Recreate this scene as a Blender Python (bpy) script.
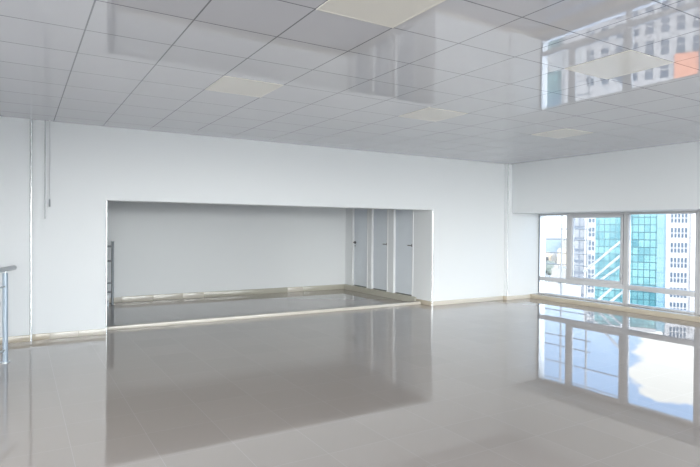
import bpy, bmesh, math, random
from mathutils import Vector, Matrix
random.seed(7)
S = bpy.context.scene
for o in list(bpy.data.objects): bpy.data.objects.remove(o)
C = S.collection

# ---------------------------------------------------------------- camera
EYE = 1.522
FPX = 547.1
YAW, PITCH, ROLL = 0.5451, -0.01152, 0.00788
R0 = Vector((math.cos(YAW), -math.sin(YAW), 0)); F0 = Vector((math.sin(YAW), math.cos(YAW), 0)); U0 = Vector((0, 0, 1))
FW = F0 * math.cos(PITCH) + U0 * math.sin(PITCH)
UP = U0 * math.cos(PITCH) - F0 * math.sin(PITCH)
CX = R0 * math.cos(ROLL) + UP * math.sin(ROLL)
CY = UP * math.cos(ROLL) - R0 * math.sin(ROLL)
cam = bpy.data.cameras.new('camera')
camo = bpy.data.objects.new('camera', cam); C.objects.link(camo)
M = Matrix((CX, CY, -FW)).transposed().to_4x4(); M.translation = Vector((0, 0, EYE))
camo.matrix_world = M
cam.sensor_width = 36; cam.lens = FPX / 700 * 36; cam.clip_end = 6000; cam.clip_start = .05
S.camera = camo

# ---------------------------------------------------------------- world, sky and exposure
SKY = 1.72
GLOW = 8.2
EXPOSURE = 0.58
S.view_settings.view_transform = 'Standard'; S.view_settings.look = 'None'
S.view_settings.exposure = EXPOSURE; S.view_settings.gamma = 1; S.view_settings.use_curve_mapping = False
w = bpy.data.worlds.new('sky'); S.world = w; w.use_nodes = True
nt = w.node_tree; nt.nodes.clear()


class N:
    """small node helper"""
    def __init__(s, tree): s.t = tree
    def n(s, kind, **kw):
        d = s.t.nodes.new(kind)
        for k, v in kw.items():
            if k.startswith('i_'):
                key = k[2:]; key = int(key) if key.isdigit() else key.replace('_', ' ')
                d.inputs[key].default_value = v
            else: setattr(d, k, v)
        return d
    def l(s, a, b): s.t.links.new(a, b)
    def math(s, op, a, b=None, c=None, clamp=False):
        m = s.t.nodes.new('ShaderNodeMath'); m.operation = op; m.use_clamp = clamp
        for i, v in enumerate((a, b, c)):
            if v is None: continue
            if isinstance(v, (int, float)): m.inputs[i].default_value = v
            else: s.l(v, m.inputs[i])
        return m.outputs[0]
    def mix(s, fac, a, b):
        m = s.t.nodes.new('ShaderNodeMix'); m.data_type = 'RGBA'
        for sock, v in ((m.inputs[0], fac), (m.inputs[6], a), (m.inputs[7], b)):
            if isinstance(v, (int, float)): sock.default_value = v
            elif isinstance(v, tuple): sock.default_value = (v + (1,))[:4]
            else: s.l(v, sock)
        return m.outputs[2]
    def smooth(s, x, a, b):
        m = s.t.nodes.new('ShaderNodeMapRange'); m.interpolation_type = 'SMOOTHSTEP'
        s.l(x, m.inputs[0]); m.inputs[1].default_value = a; m.inputs[2].default_value = b
        return m.outputs[0]


g = N(nt)
tc = g.n('ShaderNodeTexCoord'); sep = g.n('ShaderNodeSeparateXYZ'); g.l(tc.outputs['Generated'], sep.inputs[0])
el = sep.outputs[2]
clear = g.mix(g.smooth(el, 0.0, 0.30), (0.74, 0.86, 1.0), (0.36, 0.58, 0.95))
clear = g.mix(g.smooth(el, 0.25, 1.0), clear, (0.20, 0.38, 0.80))
noi = g.n('ShaderNodeTexNoise', i_Scale=8.0, i_Detail=8.0, i_Roughness=.58)
mp = g.n('ShaderNodeMapping'); mp.inputs['Scale'].default_value = (1, 1, 2.4); mp.inputs['Location'].default_value = (3.1, 1.7, .4)
g.l(tc.outputs['Generated'], mp.inputs[0]); g.l(mp.outputs[0], noi.inputs[0])
dist = g.n('ShaderNodeVectorMath', operation='DISTANCE'); dist.inputs[1].default_value = (0.880, 0.440, 0.190)
g.l(tc.outputs['Generated'], dist.inputs[0])
bank = g.math('SUBTRACT', 1.0, g.smooth(dist.outputs['Value'], 0.035, 0.12))
cl = g.math('ADD', g.math('MULTIPLY', noi.outputs[0], 1.3), g.math('MULTIPLY', bank, .75))
cloud = g.smooth(cl, .84, .97)
sky = g.mix(cloud, clear, (1.0, 1.0, 1.0))
sky = g.mix(g.math('SUBTRACT', 1.0, g.smooth(el, -.01, .05)), sky, (.93, .96, 1.0))
ground = g.smooth(el, -.03, -.005)
sky = g.mix(ground, (.42, .44, .46), sky)
# glow added behind the viewer, above and below the horizon, to brighten the room
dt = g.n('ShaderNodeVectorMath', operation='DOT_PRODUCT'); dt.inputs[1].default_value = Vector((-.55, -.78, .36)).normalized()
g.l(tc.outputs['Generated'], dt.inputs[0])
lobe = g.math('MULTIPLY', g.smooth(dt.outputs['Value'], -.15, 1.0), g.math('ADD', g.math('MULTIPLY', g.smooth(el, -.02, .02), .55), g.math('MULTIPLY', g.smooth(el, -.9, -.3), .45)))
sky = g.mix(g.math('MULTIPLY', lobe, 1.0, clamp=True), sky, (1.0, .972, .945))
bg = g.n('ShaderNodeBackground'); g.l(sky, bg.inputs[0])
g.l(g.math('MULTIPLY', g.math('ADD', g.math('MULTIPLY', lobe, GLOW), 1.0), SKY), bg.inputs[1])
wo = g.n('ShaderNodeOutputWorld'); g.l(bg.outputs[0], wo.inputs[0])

# the window openings, told to the sampler as sky portals (they give off no light of their own)
def portal(name, loc, rot, sx, sz):
    l_ = bpy.data.lights.new(name, 'AREA'); l_.shape = 'RECTANGLE'; l_.size = sx; l_.size_y = sz
    l_.cycles.is_portal = True
    o = bpy.data.objects.new(name, l_); C.objects.link(o); o.location = loc; o.rotation_euler = rot
portal('sky_portal_rear', (3.35, -6.25, 1.42), (math.pi / 2, 0, 0), 11.9, 2.66)
portal('sky_portal_left', (-3.65, -.2, 1.42), (math.pi / 2, 0, -math.pi / 2), 10.4, 2.66)
portal('sky_portal_right', (10.12, 1.15, .97), (math.pi / 2, 0, math.pi / 2), 14.3, 1.8)

# ---------------------------------------------------------------- materials
MATS = {}


def mat(name, col, rough=.5, metal=0.0, spec=.5, var=.0, vscale=3.0, coat=0.0):
    if name in MATS: return MATS[name]
    m = bpy.data.materials.new(name); m.use_nodes = True; t = N(m.node_tree)
    b = m.node_tree.nodes['Principled BSDF']
    b.inputs['Roughness'].default_value = rough; b.inputs['Metallic'].default_value = metal
    b.inputs['Specular IOR Level'].default_value = spec; b.inputs['Coat Weight'].default_value = coat
    tcn = t.n('ShaderNodeTexCoord'); nz = t.n('ShaderNodeTexNoise', i_Scale=vscale, i_Detail=4.0)
    t.l(tcn.outputs['Object'], nz.inputs[0])
    lo = tuple(c * (1 - var) for c in col); hi = tuple(min(1, c * (1 + var)) for c in col)
    t.l(t.mix(nz.outputs[0], lo, hi), b.inputs['Base Color'])
    MATS[name] = m
    return m


def seams(t, coord, origin, pitch, width):
    """1 inside the joint lines of a square grid; also a per-tile random vector"""
    sp = t.n('ShaderNodeSeparateXYZ'); t.l(coord, sp.inputs[0])
    lines = []; ids = []
    for k in range(2):
        u = t.math('DIVIDE', t.math('SUBTRACT', sp.outputs[k], origin[k]), pitch)
        fr = t.math('FRACT', u); ids.append(t.math('FLOOR', u))
        dd = t.math('MINIMUM', fr, t.math('SUBTRACT', 1.0, fr))
        lines.append(t.math('LESS_THAN', dd, width / 2 / pitch))
    cmb = t.n('ShaderNodeCombineXYZ'); t.l(ids[0], cmb.inputs[0]); t.l(ids[1], cmb.inputs[1])
    wn = t.n('ShaderNodeTexWhiteNoise', noise_dimensions='2D'); t.l(cmb.outputs[0], wn.inputs[0])
    return t.math('MAXIMUM', lines[0], lines[1]), wn


def tilt(t, wn, coord, amp_tile, amp_wave, scale):
    """slightly uneven laying of the tiles and a gentle wave in their surface"""
    geo = t.n('ShaderNodeNewGeometry')
    a = t.n('ShaderNodeVectorMath', operation='MULTIPLY_ADD')
    t.l(wn.outputs['Color'], a.inputs[0]); a.inputs[1].default_value = (amp_tile * 2,) * 2 + (0,); a.inputs[2].default_value = (-amp_tile,) * 2 + (0,)
    nz = t.n('ShaderNodeTexNoise', i_Scale=scale, i_Detail=1.0); t.l(coord, nz.inputs[0])
    b = t.n('ShaderNodeVectorMath', operation='MULTIPLY_ADD')
    t.l(nz.outputs['Color'], b.inputs[0]); b.inputs[1].default_value = (amp_wave * 2,) * 2 + (0,); b.inputs[2].default_value = (-amp_wave,) * 2 + (0,)
    s1 = t.n('ShaderNodeVectorMath', operation='ADD'); t.l(a.outputs[0], s1.inputs[0]); t.l(b.outputs[0], s1.inputs[1])
    s2 = t.n('ShaderNodeVectorMath', operation='ADD'); t.l(s1.outputs[0], s2.inputs[0]); t.l(geo.outputs['Normal'], s2.inputs[1])
    nm = t.n('ShaderNodeVectorMath', operation='NORMALIZE'); t.l(s2.outputs[0], nm.inputs[0])
    return nm.outputs[0]


def tiled(name, col, joint, origin, pitch, width, rough, ior, amp_tile, amp_wave, wscale, var=.02):
    m = bpy.data.materials.new(name); m.use_nodes = True; t = N(m.node_tree)
    b = m.node_tree.nodes['Principled BSDF']
    tcn = t.n('ShaderNodeTexCoord'); co = tcn.outputs['Object']
    line, wn = seams(t, co, origin, pitch, width)
    lo = tuple(c * (1 - var) for c in col); hi = tuple(c * (1 + var) for c in col)
    face = t.mix(wn.outputs[0], lo, hi)
    nz = t.n('ShaderNodeTexNoise', i_Scale=2.2, i_Detail=6.0); t.l(co, nz.inputs[0])
    face = t.mix(t.math('MULTIPLY', nz.outputs[0], .10), face, tuple(c * .8 for c in col))
    t.l(t.mix(line, face, joint), b.inputs['Base Color'])
    t.l(t.math('ADD', t.math('MULTIPLY', line, .06), rough), b.inputs['Roughness'])
    b.inputs['IOR'].default_value = ior
    t.l(tilt(t, wn, co, amp_tile, amp_wave, wscale), b.inputs['Normal'])
    return m


m_floor = tiled('polished_tile', (.405, .358, .325), (.45, .41, .38), (1.785, 2.702), .492, .004, .0, 2.1, .0004, .0007, 1.2)
m_ceil = tiled('glossy_ceiling_tile', (.66, .66, .70), (.25, .25, .275), (.4008, .0812), .600, .011, .015, 1.8, .0016, .0010, 1.5, .008)
m_wall = mat('white_wall_paint', (.825, .845, .86), .34, var=.01, vscale=1.5)
m_base = mat('beige_marble', (.55, .485, .39), .16, var=.16, vscale=2.5)
m_step = mat('cream_marble', (.64, .60, .53), .16, var=.06, vscale=5)
m_door = mat('pale_blue_grey_laminate', (.78, .83, .89), .42, var=.02)
m_trim = mat('white_lacquer', (.88, .89, .90), .10, var=.01)
m_bead = mat('polished_aluminium_bead', (.62, .63, .64), .2, .85)
m_dark = mat('dark_metal', (.06, .06, .07), .35, .6)
m_frame = mat('white_aluminium_frame', (.54, .54, .555), .35, var=.01)
m_gasket_gap = mat('dark_gasket_and_gap_shade', (.05, .05, .055), .6)
m_steel = mat('brushed_steel', (.60, .62, .64), .32, 1.0, var=.04)
m_postb = mat('pale_blue_film_on_steel', (.40, .47, .55), .35, .2, var=.05)
m_grey = mat('grey_steel', (.27, .29, .31), .4, .5)
m_panel = mat('ivory_diffuser', (.86, .83, .765), .18, var=.01)
m_cable = mat('grey_cable', (.72, .73, .75), .3)
m_ext = mat('white_painted_steel', (.17, .18, .195), .5, var=.03)
m_brace = mat('white_painted_brace', (.42, .43, .45), .5)
m_sheet = mat('off_white_sheet', (.5, .5, .5), .6, var=.06)


def glass(name, tint):
    m = bpy.data.materials.new(name); m.use_nodes = True; t = N(m.node_tree); m.node_tree.nodes.clear()
    tr = t.n('ShaderNodeBsdfTransparent'); tr.inputs[0].default_value = tint + (1,)
    gl = t.n('ShaderNodeBsdfGlossy', i_Roughness=.0); fr = t.n('ShaderNodeFresnel', i_IOR=1.45)
    mx = t.n('ShaderNodeMixShader'); t.l(fr.outputs[0], mx.inputs[0]); t.l(tr.outputs[0], mx.inputs[1]); t.l(gl.outputs[0], mx.inputs[2])
    o = t.n('ShaderNodeOutputMaterial'); t.l(mx.outputs[0], o.inputs[0])
    return m


m_glass = glass('clear_window_glass', (.96, .985, .985))

# ---------------------------------------------------------------- mesh helpers


def box(bm, x0, x1, y0, y1, z0, z1):
    vs = [bm.verts.new((x, y, z)) for x in (x0, x1) for y in (y0, y1) for z in (z0, z1)]
    for f in ((0, 1, 3, 2), (4, 6, 7, 5), (0, 4, 5, 1), (2, 3, 7, 6), (0, 2, 6, 4), (1, 5, 7, 3)):
        bm.faces.new([vs[i] for i in f])


def tube(bm, a, b, r, seg=14, r2=None):
    a, b = Vector(a), Vector(b); d = b - a
    m = Matrix.Translation((a + b) / 2) @ d.to_track_quat('Z', 'Y').to_matrix().to_4x4()
    bmesh.ops.create_cone(bm, cap_ends=True, segments=seg, radius1=r, radius2=r if r2 is None else r2, depth=d.length, matrix=m)


def bar(bm, a, b, wd, hd):
    """rectangular bar from a to b; wd across, hd the other way"""
    a, b = Vector(a), Vector(b); d = (b - a)
    m = Matrix.Translation((a + b) / 2) @ d.to_track_quat('Z', 'Y').to_matrix().to_4x4() @ Matrix.Diagonal((wd, hd, d.length, 1))
    bmesh.ops.create_cube(bm, size=1, matrix=m)


def obj(name, bm, m, parent=None, bevel=0, loc=None, seg=2, smooth=False):
    bmesh.ops.recalc_face_normals(bm, faces=bm.faces)
    if bevel:
        es = [e for e in bm.edges if len(e.link_faces) == 2 and e.calc_face_angle(0) > .6]
        bmesh.ops.bevel(bm, geom=es, offset=bevel, segments=seg, profile=.5, affect='EDGES')
    me = bpy.data.meshes.new(name); bm.to_mesh(me); bm.free(); me.materials.append(m)
    if smooth or bevel:
        for p in me.polygons: p.use_smooth = True
        try: me.set_sharp_from_angle(angle=math.radians(35))
        except Exception: pass
    o = bpy.data.objects.new(name, me); C.objects.link(o)
    if parent: o.parent = parent
    if loc: o.location = loc
    return o


def BX(name, m, dims, parent=None, bevel=0, **k):
    bm = bmesh.new(); box(bm, *dims); return obj(name, bm, m, parent, bevel, **k)


def struct(name, bm, m, parent=None, bevel=0, **k):
    o = obj(name, bm, m, parent, bevel, **k); o['kind'] = 'structure'; return o


def sbox(name, m, dims, bevel=0, **k):
    bm = bmesh.new(); box(bm, *dims); return struct(name, bm, m, None, bevel, **k)


def tag(o, label, cat, group=None):
    o['label'] = label; o['category'] = cat
    if group: o['group'] = group
    return o


def thing(name, label, cat, loc=(0, 0, 0), rz=0, group=None):
    o = bpy.data.objects.new(name, None); C.objects.link(o); o.empty_display_size = .2
    o.location = loc; o.rotation_euler = (0, 0, rz)
    return tag(o, label, cat, group)


def sempty(name):
    o = bpy.data.objects.new(name, None); C.objects.link(o); o['kind'] = 'structure'; return o


# ---------------------------------------------------------------- the room
H = 2.896
YW = 8.293            # face of the back wall
XL, YR = -3.4, -6.0   # left and rear walls
XO0, XO1 = 1.060, 6.905
ZO = 1.865            # head of the wide opening
YA = 11.60            # back of the alcove
XG = 9.90             # glass line
XB = 9.00             # face of the window beam
XS = 9.60             # face of the window kerb
ZB = 1.845            # underside of the beam

sbox('floor', m_floor, (XL, XG + .25, YR, YA + .2, -.12, 0))
sbox('ceiling', m_ceil, (XL, XG + .25, YR, YA + .2, H, H + .1))

# back wall: one sheet with the wide opening, arris rounded
bm = bmesh.new()
pts = [(XL, 0), (XO0, 0), (XO0, ZO), (XO1, ZO), (XO1, 0), (XG + .2, 0), (XG + .2, H), (XL, H)]
vs = [bm.verts.new((x, YW, z)) for x, z in pts]
f = bm.faces.new(vs)
r = bmesh.ops.extrude_face_region(bm, geom=[f])
bmesh.ops.translate(bm, verts=[v for v in r['geom'] if isinstance(v, bmesh.types.BMVert)], vec=(0, .20, 0))
bm.edges.ensure_lookup_table()
es = []
for e in bm.edges:
    a, b = e.verts[0].co, e.verts[1].co
    if all(abs(p.y - YW) < 1e-4 and XO0 - .01 < p.x < XO1 + .01 and p.z < ZO + .01 for p in (a, b)): es.append(e)
bmesh.ops.bevel(bm, geom=es, offset=.022, segments=5, profile=.5, affect='EDGES')
o = struct('wall_back', bm, m_wall)
for p in o.data.polygons: p.use_smooth = True
o.data.set_sharp_from_angle(angle=math.radians(32))

LB = [(-5.4, -2.2), (-1.8, 1.4), (1.8, 5.0)]
bm = bmesh.new()
yy_ = [YR, -5.4, -2.2, -1.8, 1.4, 1.8, 5.0, YA + .2]
for i in range(0, 8, 2): box(bm, XL - .2, XL, yy_[i], yy_[i + 1], 0, H)
for a, b in LB:
    box(bm, XL - .2, XL, a, b, 0, .10); box(bm, XL - .2, XL, a, b, 2.75, H)
struct('wall_left', bm, m_wall)
sbox('wall_alcove_back', m_wall, (XL, XO1 + .3, YA, YA + .2, 0, H))

# projecting pier in the corner by the windows, and pilaster at the far left
bm = bmesh.new(); box(bm, 8.875, XG + .2, 8.195, YW, 0, H)
struct('wall_corner_pier', bm, m_wall, bevel=.016, seg=4)
bm = bmesh.new(); box(bm, XL, .135, 8.262, YW, 0, H)
struct('wall_left_pilaster', bm, m_wall)
# slim rounded corner beads
m_bead2 = mat('satin_aluminium_bead', (.42, .43, .44), .32, .7)
def bead(name, x, y, r=.013, m=None):
    bm = bmesh.new(); tube(bm, (x, y, .0), (x, y, H), r, 16)
    return struct(name, bm, m or m_bead, smooth=True)
bead('trim_1', .142, 8.258, .014)
bead('trim_2', 8.885, 8.195, .013, m_bead2)
for nm, x in (('trim_6', XO0 - .006), ('trim_7', XO1 + .010)):
    bm = bmesh.new(); tube(bm, (x, YW - .002, .0), (x, YW - .002, ZO), .011, 16); struct(nm, bm, m_bead, smooth=True)

# window side: beam above, kerb below
sbox('wall_window_beam', m_wall, (XB, XG - .06, YR, 8.195, ZB, H), bevel=.006)
sbox('wall_window_outer', m_wall, (XG + .06, XG + .2, YR, 8.28, ZB - .02, H))
sbox('trim_4', m_base, (XS, XG - .05, YR, 8.192, 0, .090), bevel=.004)       # marble sill kerb
sbox('wall_spandrel', m_wall, (XG - .05, XG + .2, YR, 8.28, 0, .085))

# baseboards, in separate pieces of slightly different marble
def base_strip(name, x0, x1, y0, y1, h=.083, m=m_base):
    return sbox(name, m, (x0, x1, y0, y1, 0, h), bevel=.003)
m_base2 = mat('pale_beige_marble', (.66, .62, .55), .16, var=.07, vscale=3)
m_base3 = mat('dull_marble', (.50, .48, .41), .2, var=.08, vscale=3)
base_strip('baseboard_left', XL, .150, 8.246, 8.262)
base_strip('baseboard_back_left', .155, .36, 8.277, YW)
base_strip('baseboard_back_left_middle', .362, .70, 8.277, YW, m=m_base2)
base_strip('baseboard_back_left_end', .702, XO0 - .01, 8.277, YW, m=m_base2)
base_strip('baseboard_back_right', XO1 + .012, 8.86, 8.277, YW, m=m_base2)
base_strip('baseboard_pier_side', 8.857, 8.874, 8.18, 8.277)
base_strip('baseboard_pier', 8.876, XS - .002, 8.18, 8.194, m=m_base2)
base_strip('baseboard_jamb_right', XO1 - .016, XO1, YW - .001, 8.76)
# alcove skirting
xs = [XL, 1.75, 2.35, 2.95, 3.4, 5.35, 5.75, XO1]
for i in range(len(xs) - 1):
    base_strip('baseboard_alcove_' + 'abcdefgh'[i], xs[i], xs[i + 1] - .002, YA - .016, YA, .115 if i else .1, (m_base2 if i in (0, 1, 2, 3, 5) else m_base3))

# alcove right wall with three door recesses
DOORS = [(10.585, 11.29, 'far'), (9.785, 10.455, 'middle'), (8.885, 9.60, 'near')]
ZT = .118
bm = bmesh.new()
ys = [YW + .2, 8.885, 9.60, 9.785, 10.455, 10.585, 11.29, YA]
for i in range(0, 8, 2): box(bm, XO1, XO1 + .16, ys[i], ys[i + 1], 0, H)
for a, b, _ in DOORS: box(bm, XO1, XO1 + .16, a, b, 2.15, H)
struct('wall_alcove_right', bm, m_wall)
bm = bmesh.new()
box(bm, XO1 - .05, XO1, 8.765, YA - .017, 0, ZT)
for a, b, _ in DOORS: box(bm, XO1, XO1 + .16, a + .001, b - .001, 0, ZT)
struct('trim_5', bm, m_base3)                                               # raised marble door step
for i, (a, b, where) in enumerate(DOORS):
    d = sempty('door_%d' % (i + 1))
    bm = bmesh.new(); box(bm, XO1 + .045, XO1 + .085, a + .035, b - .035, ZT + .014, 2.11)
    o = obj('door_leaf', bm, m_door, d, .002)
    bm = bmesh.new()
    box(bm, XO1 - .008, XO1 + .10, a + .001, a + .033, ZT, 2.149); box(bm, XO1 - .008, XO1 + .10, b - .033, b - .001, ZT, 2.149)
    box(bm, XO1 - .008, XO1 + .10, a + .033, b - .033, 2.113, 2.149)
    obj('door_frame', bm, m_trim, d)
    obj('door_gap_shade_strip', (lambda q: (box(q, XO1 + .05, XO1 + .08, a + .035, b - .035, ZT, ZT + .013), q)[1])(bmesh.new()), m_gasket_gap, d)  # dark strip stands in for the shade in the gap under the leaf
    hy = b - .075 if i == 0 else a + .085
    sgn = -1 if i == 0 else 1
    bm = bmesh.new()
    tube(bm, (XO1 + .045, hy, 1.155), (XO1 + .034, hy, 1.155), .032, 20)
    tube(bm, (XO1 + .036, hy, 1.155), (XO1 - .005, hy, 1.155), .010, 12)
    tube(bm, (XO1 - .003, hy - sgn * .006, 1.155), (XO1 - .003, hy + sgn * .10, 1.155), .010, 12)
    tube(bm, (XO1 + .045, hy, 1.075), (XO1 + .038, hy, 1.075), .014, 14)
    obj('door_handle', bm, m_dark, d, smooth=True)

# marble kerb on the floor across the opening
k = BX('marble_kerb', m_step, (XO0 - .25, XO1 - .055, 8.56, 8.68, 0, .052), bevel=.005)
tag(k, 'long low cream marble kerb lying on the floor across the wide wall opening', 'kerb')

# rear wall with three glazed bays (daylight from behind the viewer)
RB = [(-2.6, 1.2), (1.6, 5.2), (5.6, 9.3)]
bm = bmesh.new()
xx = [XL, -2.6, 1.2, 1.6, 5.2, 5.6, 9.3, XG + .2]
for i in range(0, 8, 2): box(bm, xx[i], xx[i + 1], YR - .2, YR, 0, H)
for a, b in RB:
    box(bm, a, b, YR - .2, YR, 0, .10); box(bm, a, b, YR - .2, YR, 2.75, H)
struct('wall_rear', bm, m_wall)

WIN = 0


def window(y0, y1, splits, sash=(), vertical='Y', x=XG, z0=.085, z1=1.85, zt=.425):
    """window unit between y0 and y1 (y0<y1): frame, transom, panes, opening sash"""
    global WIN
    WIN += 1
    wn = sempty('window_%d' % WIN)
    def B(bm, a0, a1, h0, h1, d0=-.045, d1=.045):
        if vertical == 'Y': box(bm, x + d0, x + d1, a0, a1, h0, h1)
        else: box(bm, a0, a1, x + d0, x + d1, h0, h1)
    fw = .045
    bm = bmesh.new()
    B(bm, y0, y0 + fw, z0, z1); B(bm, y1 - fw, y1, z0, z1)
    B(bm, y0 + fw, y1 - fw, z1 - fw, z1); B(bm, y0 + fw, y1 - fw, z0, z0 + .03)
    obj('window_frame', bm, m_frame, wn, .003)
    bm = bmesh.new(); B(bm, y0 + fw, y1 - fw, zt - .045, zt + .045); obj('transom', bm, m_frame, wn, .003)
    cells = [y0 + fw] + list(splits) + [y1 - fw]
    for s in splits:
        bm = bmesh.new(); B(bm, s - .04, s + .04, zt + .045, z1 - fw); obj('mullion', bm, m_frame, wn, .003)
    for i in range(len(cells) - 1):
        a = cells[i] + (.04 if i else 0); b = cells[i + 1] - (.04 if i < len(splits) else 0)
        if i in sash:
            bm = bmesh.new(); s0, s1 = zt + .047, z1 - fw - .002
            B(bm, a + .004, a + .054, s0, s1, -.06, .03); B(bm, b - .054, b - .004, s0, s1, -.06, .03)
            B(bm, a + .054, b - .054, s0, s0 + .05, -.06, .03); B(bm, a + .054, b - .054, s1 - .05, s1, -.06, .03)
            sh = obj('sash', bm, m_frame, wn, .003)
            bm = bmesh.new(); B(bm, a + .054, b - .054, s0 + .05, s1 - .05, -.004, .004); obj('pane', bm, m_glass, sh)
            bm = bmesh.new(); B(bm, a + .018, a + .040, .56, .68, -.075, -.06); B(bm, a + .022, a + .036, .585, .70, -.10, -.085); B(bm, a + .022, a + .036, .66, .69, -.085, -.075)
            obj('handle', bm, m_steel, sh, .002)
            bm = bmesh.new(); B(bm, a - .004, a + .004, s0, s1, -.0475, -.03); obj('gasket', bm, m_gasket_gap, sh)
        else:
            bm = bmesh.new(); B(bm, a, b, zt + .045, z1 - fw, -.004, .004); obj('pane', bm, m_glass, wn)
    bm = bmesh.new(); B(bm, y0 + fw, y1 - fw, z0 + .03, zt - .045, -.004, .004); obj('lower_pane', bm, m_glass, wn)
    return wn


w1 = window(6.165, 8.278, [7.435], sash=(0,))
bm = bmesh.new(); box(bm, XG - .06, XG - .047, 7.60, 7.66, .36, .385); obj('latch', bm, m_grey, w1, .002)
bm = bmesh.new(); box(bm, XG - .052, XG - .046, 8.155, 8.20, .12, 1.82); obj('seal_strip', bm, m_grey, w1)
y = 6.16
while y > YR + 2:
    y2 = y - 1.30
    window(y2 + .005, y, [])
    y3 = y2 - 2.11
    if y3 < YR: break
    window(y3 + .005, y2, [y3 + 1.27], sash=(0,))
    y = y3
if y - 1.3 > YR:
    pass
for a, b in RB:
    window(a, b, [a + (b - a) / 3, a + 2 * (b - a) / 3], vertical='X', x=YR - .1, z0=.10, z1=2.75, zt=.8)

for a, b in LB:
    window(a, b, [a + (b - a) / 3, a + 2 * (b - a) / 3], vertical='Y', x=XL - .1, z0=.10, z1=2.75, zt=.8)

# ---------------------------------------------------------------- ceiling light panels
for ci, cj, lab in ((2, 4, 'ivory ceiling light panel nearest the viewer, cut by the top edge of the photo'),
                    (2, 8, 'ivory square ceiling light panel over the left half of the wide wall opening'),
                    (6, 4, 'ivory square ceiling light panel at upper right where window reflections cross the ceiling'),
                    (6, 8, 'faint ivory ceiling light panel near the middle of the ceiling, above the doors'),
                    (10, 8, 'small far ivory ceiling light panel close to the window beam and corner pier')):
    x0 = .4008 + .6 * ci; y0 = .0812 + .6 * cj
    t = thing('ceiling_light', lab, 'ceiling light', (x0 + .3, y0 + .3, H), 0, 'square light panels in the tiled ceiling')
    bm = bmesh.new()
    for a in ((-.297, .297, -.297, -.285), (-.297, .297, .285, .297), (-.297, -.285, -.285, .285), (.285, .297, -.285, .285)):
        box(bm, a[0], a[1], a[2], a[3], -.006, 0)
    obj('frame', bm, m_panel, t)
    BX('diffuser', m_panel, (-.284, .284, -.284, .284, -.0045, 0), t)

# ---------------------------------------------------------------- railings
# stair railing at the left edge of the picture
PX, PY = -.122, 7.116
t = thing('stair_railing', 'steel stair railing with pale blue post and grey handrail at the left edge', 'railing', (PX, PY, 0))
dv = Vector((-.36, -.93, 0)).normalized()
def rail_pt(s, z): return (dv.x * s, dv.y * s, z)
bm = bmesh.new(); tube(bm, (0, 0, .008), (0, 0, .985), .027, 20); obj('post', bm, m_postb, t, smooth=True)
bm = bmesh.new(); tube(bm, (0, 0, .0), (0, 0, .010), .045, 24); obj('base_flange', bm, m_steel, t, smooth=True)
bm = bmesh.new(); tube(bm, (0, 0, .985), (0, 0, 1.005), .012, 12); obj('saddle', bm, m_steel, t, smooth=True)
bm = bmesh.new(); tube(bm, rail_pt(-.23, 1.03), rail_pt(3.2, 1.03), .027, 20); obj('handrail', bm, m_steel, t, smooth=True)
for z in (.84, .14):
    bm = bmesh.new(); tube(bm, rail_pt(.02, z), rail_pt(3.1, z), .012, 12); obj('rail', bm, m_steel, t, smooth=True)
for s in (1.1, 2.2, 3.1):
    bm = bmesh.new(); tube(bm, rail_pt(s, 0), rail_pt(s, 1.003), .0255, 20); obj('post', bm, m_postb, t, smooth=True)

# railing inside the alcove, only its end post and rail ends show
t = thing('alcove_railing', 'grey steel railing just inside the left edge of the wide wall opening', 'railing', (1.545, 11.30, 0))
bm = bmesh.new(); tube(bm, (0, 0, 0), (0, 0, 1.20), .024, 16); obj('post', bm, m_grey, t, smooth=True)
bm = bmesh.new(); tube(bm, (0, 0, 1.20), (0, 0, 1.215), .032, 16); obj('post_cap', bm, m_grey, t, smooth=True)
for z in (1.12, .84, .42, .25):
    bm = bmesh.new(); tube(bm, (-.03, 0, z), (-1.9, 0, z + .02), .018, 12); obj('rail', bm, m_grey, t, smooth=True)
bm = bmesh.new(); tube(bm, (-1.9, 0, 0), (-1.9, 0, 1.20), .024, 16); obj('post', bm, m_grey, t, smooth=True)
t = thing('low_ledge', 'low white-topped grey ledge beside the alcove railing', 'ledge', (.7, 11.30, 0))
BX('base', m_grey, (-.8, .77, -.08, .10, 0, .10), t)
BX('top_slab', m_trim, (-.82, .78, -.10, .12, .10, .20), t, .004)

# thin cables hanging from the ceiling in front of the back wall
for x, z0, tip, lab in ((.300, 1.60, 0, 'thin pale cable hanging from the ceiling, left one of two'),
                        (.352, 1.86, 1, 'thin grey cable with a dark plug hanging from the ceiling, right one of two')):
    t = thing('hanging_cable', lab, 'cable', (x, 8.225, H), 0, 'cables hanging by the back wall')
    bm = bmesh.new(); tube(bm, (0, 0, z0 - H), (0, 0, 0), .0055, 10); obj('cord', bm, (m_bead, m_cable)[tip], t, smooth=True)
    if tip:
        bm = bmesh.new(); tube(bm, (0, 0, z0 - H - .10), (0, 0, z0 - H), .011, 12, .008); obj('plug', bm, m_grey, t, smooth=True)

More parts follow.
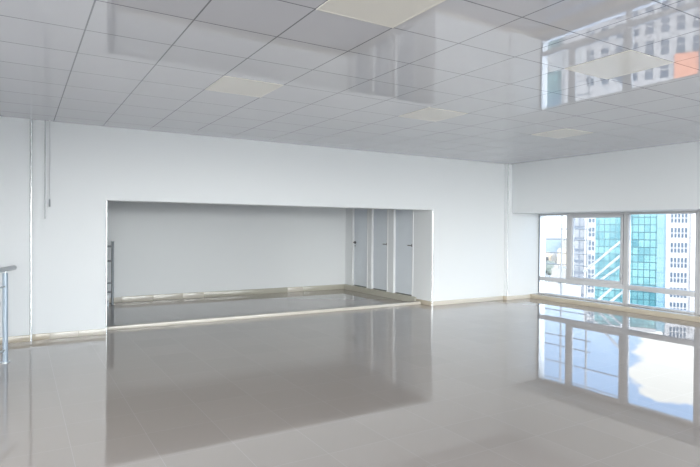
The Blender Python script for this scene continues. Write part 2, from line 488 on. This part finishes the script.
# ---------------------------------------------------------------- outside: steel frame beyond the glass
XE = 12.0
m_ledge = mat('concrete_ledge', (.10, .10, .105), .9, var=.1)
sbox('exterior_ledge', m_ledge, (XG + .21, 13.2, 6.5, 11.5, -3.2, -3.0))
t = thing('steel_frame', 'white steel frame with posts, rails and slanting braces outside the left window', 'steel frame', (XE, 8.8, -3.0))
def rel(y, z): return (0, y - 8.8, z + 3.0)
for yy in (9.80, 9.24, 8.50, 7.5):
    bm = bmesh.new(); tube(bm, rel(yy, -3.0), rel(yy, 3.4), .022, 10); obj('post', bm, m_ext, t)
for z in (.60, .90, 1.25, 1.52, 1.95, 2.4, 2.9):
    bm = bmesh.new(); tube(bm, (.03, 9.85 - 8.8, z + 3.0), (.03, 7.5 - 8.8 if z > 1.6 else 8.4 - 8.8, z + 3.0), .014, 8); obj('rail', bm, m_ext, t)
for (ya, za, yb, zb) in ((8.56, .46, 7.55, 1.28), (8.40, .24, 7.55, .96), (8.10, .30, 7.55, .70), (8.42, -.42, 7.75, .18), (8.1, -.42, 7.5, .10)):
    bm = bmesh.new(); bar(bm, (-.04, ya - 8.8, za + 3.0), (-.04, yb - 8.8, zb + 3.0), .04, .045); obj('brace', bm, m_brace, t)
bm = bmesh.new(); bar(bm, (-.02, 8.55 - 8.8, 3.22), (-.02, 7.4 - 8.8, 3.22), .05, .05); obj('rail', bm, m_ext, t)
bm = bmesh.new(); box(bm, .05, .07, 8.72 - 8.8, 9.95 - 8.8, 2.55, 3.10); obj('sheet_panel', bm, m_sheet, t)

# ---------------------------------------------------------------- outside: towers and city
AZ = math.radians(59.0)
G0 = -60.0


def az_x(px, D):
    """local x on a facade at distance D for a bearing through that column of the view"""
    r_ = FW + CX * ((px - 350) / FPX); a = math.atan2(r_.x, r_.y)
    return D * math.tan(a - AZ)


def facade_mat(name, cols, line, px_, pz, wx, wz, rough=.25, var=1.0):
    """curtain wall: panel grid with mixed panel tints"""
    m = bpy.data.materials.new(name); m.use_nodes = True; t = N(m.node_tree)
    b = m.node_tree.nodes['Principled BSDF']; b.inputs['Roughness'].default_value = rough; b.inputs['Specular IOR Level'].default_value = .2
    tcn = t.n('ShaderNodeTexCoord'); sp = t.n('ShaderNodeSeparateXYZ'); t.l(tcn.outputs['Object'], sp.inputs[0])
    u = t.math('DIVIDE', t.math('ADD', sp.outputs[0], sp.outputs[1]), px_); v = t.math('DIVIDE', sp.outputs[2], pz)
    fu, fv = t.math('FRACT', u), t.math('FRACT', v)
    ln = t.math('MAXIMUM', t.math('LESS_THAN', fu, wx), t.math('LESS_THAN', fv, wz))
    cmb = t.n('ShaderNodeCombineXYZ'); t.l(t.math('FLOOR', u), cmb.inputs[0]); t.l(t.math('FLOOR', v), cmb.inputs[1])
    wn = t.n('ShaderNodeTexWhiteNoise', noise_dimensions='2D'); t.l(cmb.outputs[0], wn.inputs[0])
    nz = t.n('ShaderNodeTexNoise', i_Scale=.16, i_Detail=3.0); t.l(tcn.outputs['Object'], nz.inputs[0])
    fac = t.math('ADD', t.math('MULTIPLY', wn.outputs[0], .55), t.math('MULTIPLY', t.smooth(nz.outputs[0], .35, .65), .45))
    t.l(t.mix(ln, t.mix(fac, cols[0], cols[1]), line), b.inputs['Base Color'])
    return m


m_teal = facade_mat('teal_curtain_wall', ((.007, .044, .060), (.048, .105, .116)), (.005, .026, .036), 1.0, 1.45, .13, .12)
m_pale = facade_mat('pale_blue_curtain_wall', ((.040, .082, .108), (.058, .10, .125)), (.036, .072, .10), 1.5, 2.8, .1, .08)
m_greyf = facade_mat('pale_grey_facade', ((.12, .13, .15), (.16, .165, .175)), (.07, .085, .11), 1.3, 2.8, .3, .25, .6)
m_wt = mat('white_render', (.115, .117, .128), .7, var=.03, vscale=.2)
m_win = mat('blue_grey_window_glass', (.022, .034, .052), .4, spec=.1, var=.3, vscale=.5)
m_or = mat('orange_cladding', (.20, .075, .04), .6, var=.06)
m_city = mat('pale_city_render', (.095, .095, .093), .8, var=.08, vscale=.02)
m_city2 = mat('sand_city_render', (.15, .125, .095), .8, var=.08, vscale=.02)
m_city3 = mat('blue_grey_hazed_render', (.075, .105, .13), .8, var=.08, vscale=.02)  # distance haze is put into this blue-grey colour
m_leaf = mat('grey_green_leaves', (.035, .045, .04), .9, var=.35, vscale=.1)
m_grd = mat('city_ground', (.065, .07, .07), .95, var=.25, vscale=.01)
sbox('ground', m_grd, (40, 3200, -900, 3600, G0 - 1, G0))


def place(D):
    return (math.sin(AZ) * D, math.cos(AZ) * D, G0)


def tower(name, label, cat, D, px0, px1, ztop, m, depth=18):
    t = thing(name, label, cat, place(D), -AZ)
    x0, x1 = az_x(px0, D), az_x(px1, D)
    BX('wall', m, (x0, x1, 0, depth, 0, ztop - G0), t)
    BX('roof_parapet', m_wt, (x0, x1, -.15, depth + .15, ztop - G0, ztop - G0 + .7), t)
    return t, x0, x1


D = 120.0
FH = 2.82


def windows(t, x0, n, pitch, wdt, zs, h1=.85, h2=.75, y=0.0):
    """each window a part: upper and lower lights in one dark glass frame"""
    me = None
    for z in zs:
        for i in range(n):
            if me is None:
                bm = bmesh.new(); box(bm, 0, wdt, -.06, 0, 0, h2); box(bm, 0, wdt, -.06, 0, h2 + .22, h2 + .22 + h1)
                o = obj('window', bm, m_win, t); me = o.data
            else:
                o = bpy.data.objects.new('window', me); C.objects.link(o); o.parent = t
            o.location = (x0 + i * pitch, y, z)


# white tower on the right with five narrow windows on each floor
t, x0, x1 = tower('white_tower', 'white apartment tower with rows of narrow windows, at the right window edge', 'building', D, 666, 760, 19, m_wt)
wx = az_x(671, D); wpitch = (az_x(688.6, D) - wx) / 5
zrow = 1.522 + D * .883 * (236.0 - 228.9) / FPX - G0 - .02
windows(t, wx, 5, wpitch, wpitch * .58, [zrow + FH * k for k in range(-13, 6)])
BX('pilaster', m_wt, (az_x(690.5, D), az_x(692, D), -.35, 0, 0, 78), t)
# teal glass tower
tg, x0, x1 = tower('glass_tower', 'teal glass curtain wall tower filling the middle of the windows', 'building', D, 595.5, 657, 17.5, m_teal)
BX('corner_bay', m_pale, (x1, az_x(666, D) - .02, .1, 14, 0, 78), tg)
# white tower left of the glass one
t, x0, x1 = tower('pale_tower', 'pale narrow tower with one column of dark windows left of the teal glass tower', 'building', D, 584.5, 595.45, 18, m_wt)
windows(t, az_x(588.8, D), 2, .62, .42, [zrow + FH * k for k in range(-13, 6)])
t, x0, x1 = tower('grey_block', 'pale grey apartment block seen through the narrow rails of the steel frame', 'building', D + 26, 571, 584, 13, m_greyf)
# lower white building in front, seen mirrored in the ceiling
D2 = 88.0
t, x0, x1 = tower('podium_building', 'lower white building with an orange band at the foot of the towers', 'building', D2, 560, 800, -14.6, m_wt, 14)
zz = [(-16 - G0) - 3.0 * k for k in range(1, 7)]
windows(t, az_x(585, D2), 8, 1.9, .95, zz, 1.0, .8)
BX('side_wing', m_teal, (az_x(480, D2), x0 - .1, 1.0, 14, 0, -16.5 - G0), t)
BX('orange_band', m_or, (az_x(672, D2), x1 + .1, -.25, 0, -19.8 - G0, -16.2 - G0), t)

# far low city seen through the left pane
def far(name, label, px0, px1, ytop, D, m, depth=40):
    t = thing(name, label, 'building', place(D), -AZ)
    r_ = FW + CX * ((px0 - 350) / FPX) + CY * ((233.5 - ytop) / FPX); k_ = D / (r_.x * math.sin(AZ) + r_.y * math.cos(AZ))
    z = EYE + r_.z * k_
    bm = bmesh.new(); box(bm, az_x(px0, D), az_x(px1, D), 0, depth, 0, max(3, z - G0)); obj('wall', bm, m, t)
    bm = bmesh.new(); box(bm, az_x(px0, D) + 1, az_x(px0, D) + 5, 4, 9, max(3, z - G0), max(3, z - G0) + 2.5); obj('roof_hut', bm, m, t)
for a in (('distant_building', 'distant hazy blue-grey slab on the skyline in the left pane', 536, 562, 240, 1500, m_city3),
          ('distant_building', 'distant hazy block on the skyline just right of the window post', 562, 573, 238.5, 1450, m_city),
          ('distant_building', 'distant sand coloured house low in the left pane', 545.5, 551.5, 254.5, 900, m_city2),
          ('distant_building', 'distant pale house beside the sand coloured one in the left pane', 552, 557, 256, 860, m_city),
          ('distant_building', 'distant taller sand coloured block against the window post', 557.5, 567, 250, 820, m_city2),
          ('distant_building', 'distant pale low hall at the left jamb of the window', 536, 545, 257.5, 840, m_city),
          ('distant_building', 'white flat roofed hall below the distant houses in the left pane', 552, 566, 268.5, 480, m_city),
          ('distant_building', 'pale grey hall below the distant houses right of the window post', 569, 583, 262, 560, m_city)):
    far(*a)
for px, yy, D3, rr, lab in ((543, 268, 620, 11, 'grey-green tree clump nearest the window jamb in the left pane'),
                            (547, 267, 600, 9, 'grey-green tree clump in the middle of the left pane'),
                            (551, 270, 560, 7, 'small grey-green tree clump left of the white hall')):
    r_ = FW + CX * ((px - 350) / FPX) + CY * ((233.5 - yy) / FPX); kk = D3 / (r_.x * math.sin(AZ) + r_.y * math.cos(AZ))
    t = thing('distant_tree', lab, 'tree', (r_.x * kk, r_.y * kk, G0), 0, 'trees far below the window')
    zc = EYE + r_.z * kk - G0
    bm = bmesh.new(); tube(bm, (0, 0, 0), (0, 0, max(2, zc)), .8, 8, .4); obj('trunk', bm, m_grey, t)
    bm = bmesh.new()
    for q in range(9):
        p = Vector((random.uniform(-1, 1), random.uniform(-1, 1), random.uniform(-.5, .6))) * rr * .6
        bmesh.ops.create_icosphere(bm, subdivisions=2, radius=rr * random.uniform(.35, .6), matrix=Matrix.Translation(p + Vector((0, 0, zc))))
    for v in bm.verts: v.co += v.normal * random.uniform(-.4, .4)
    obj('crown', bm, m_leaf, t)
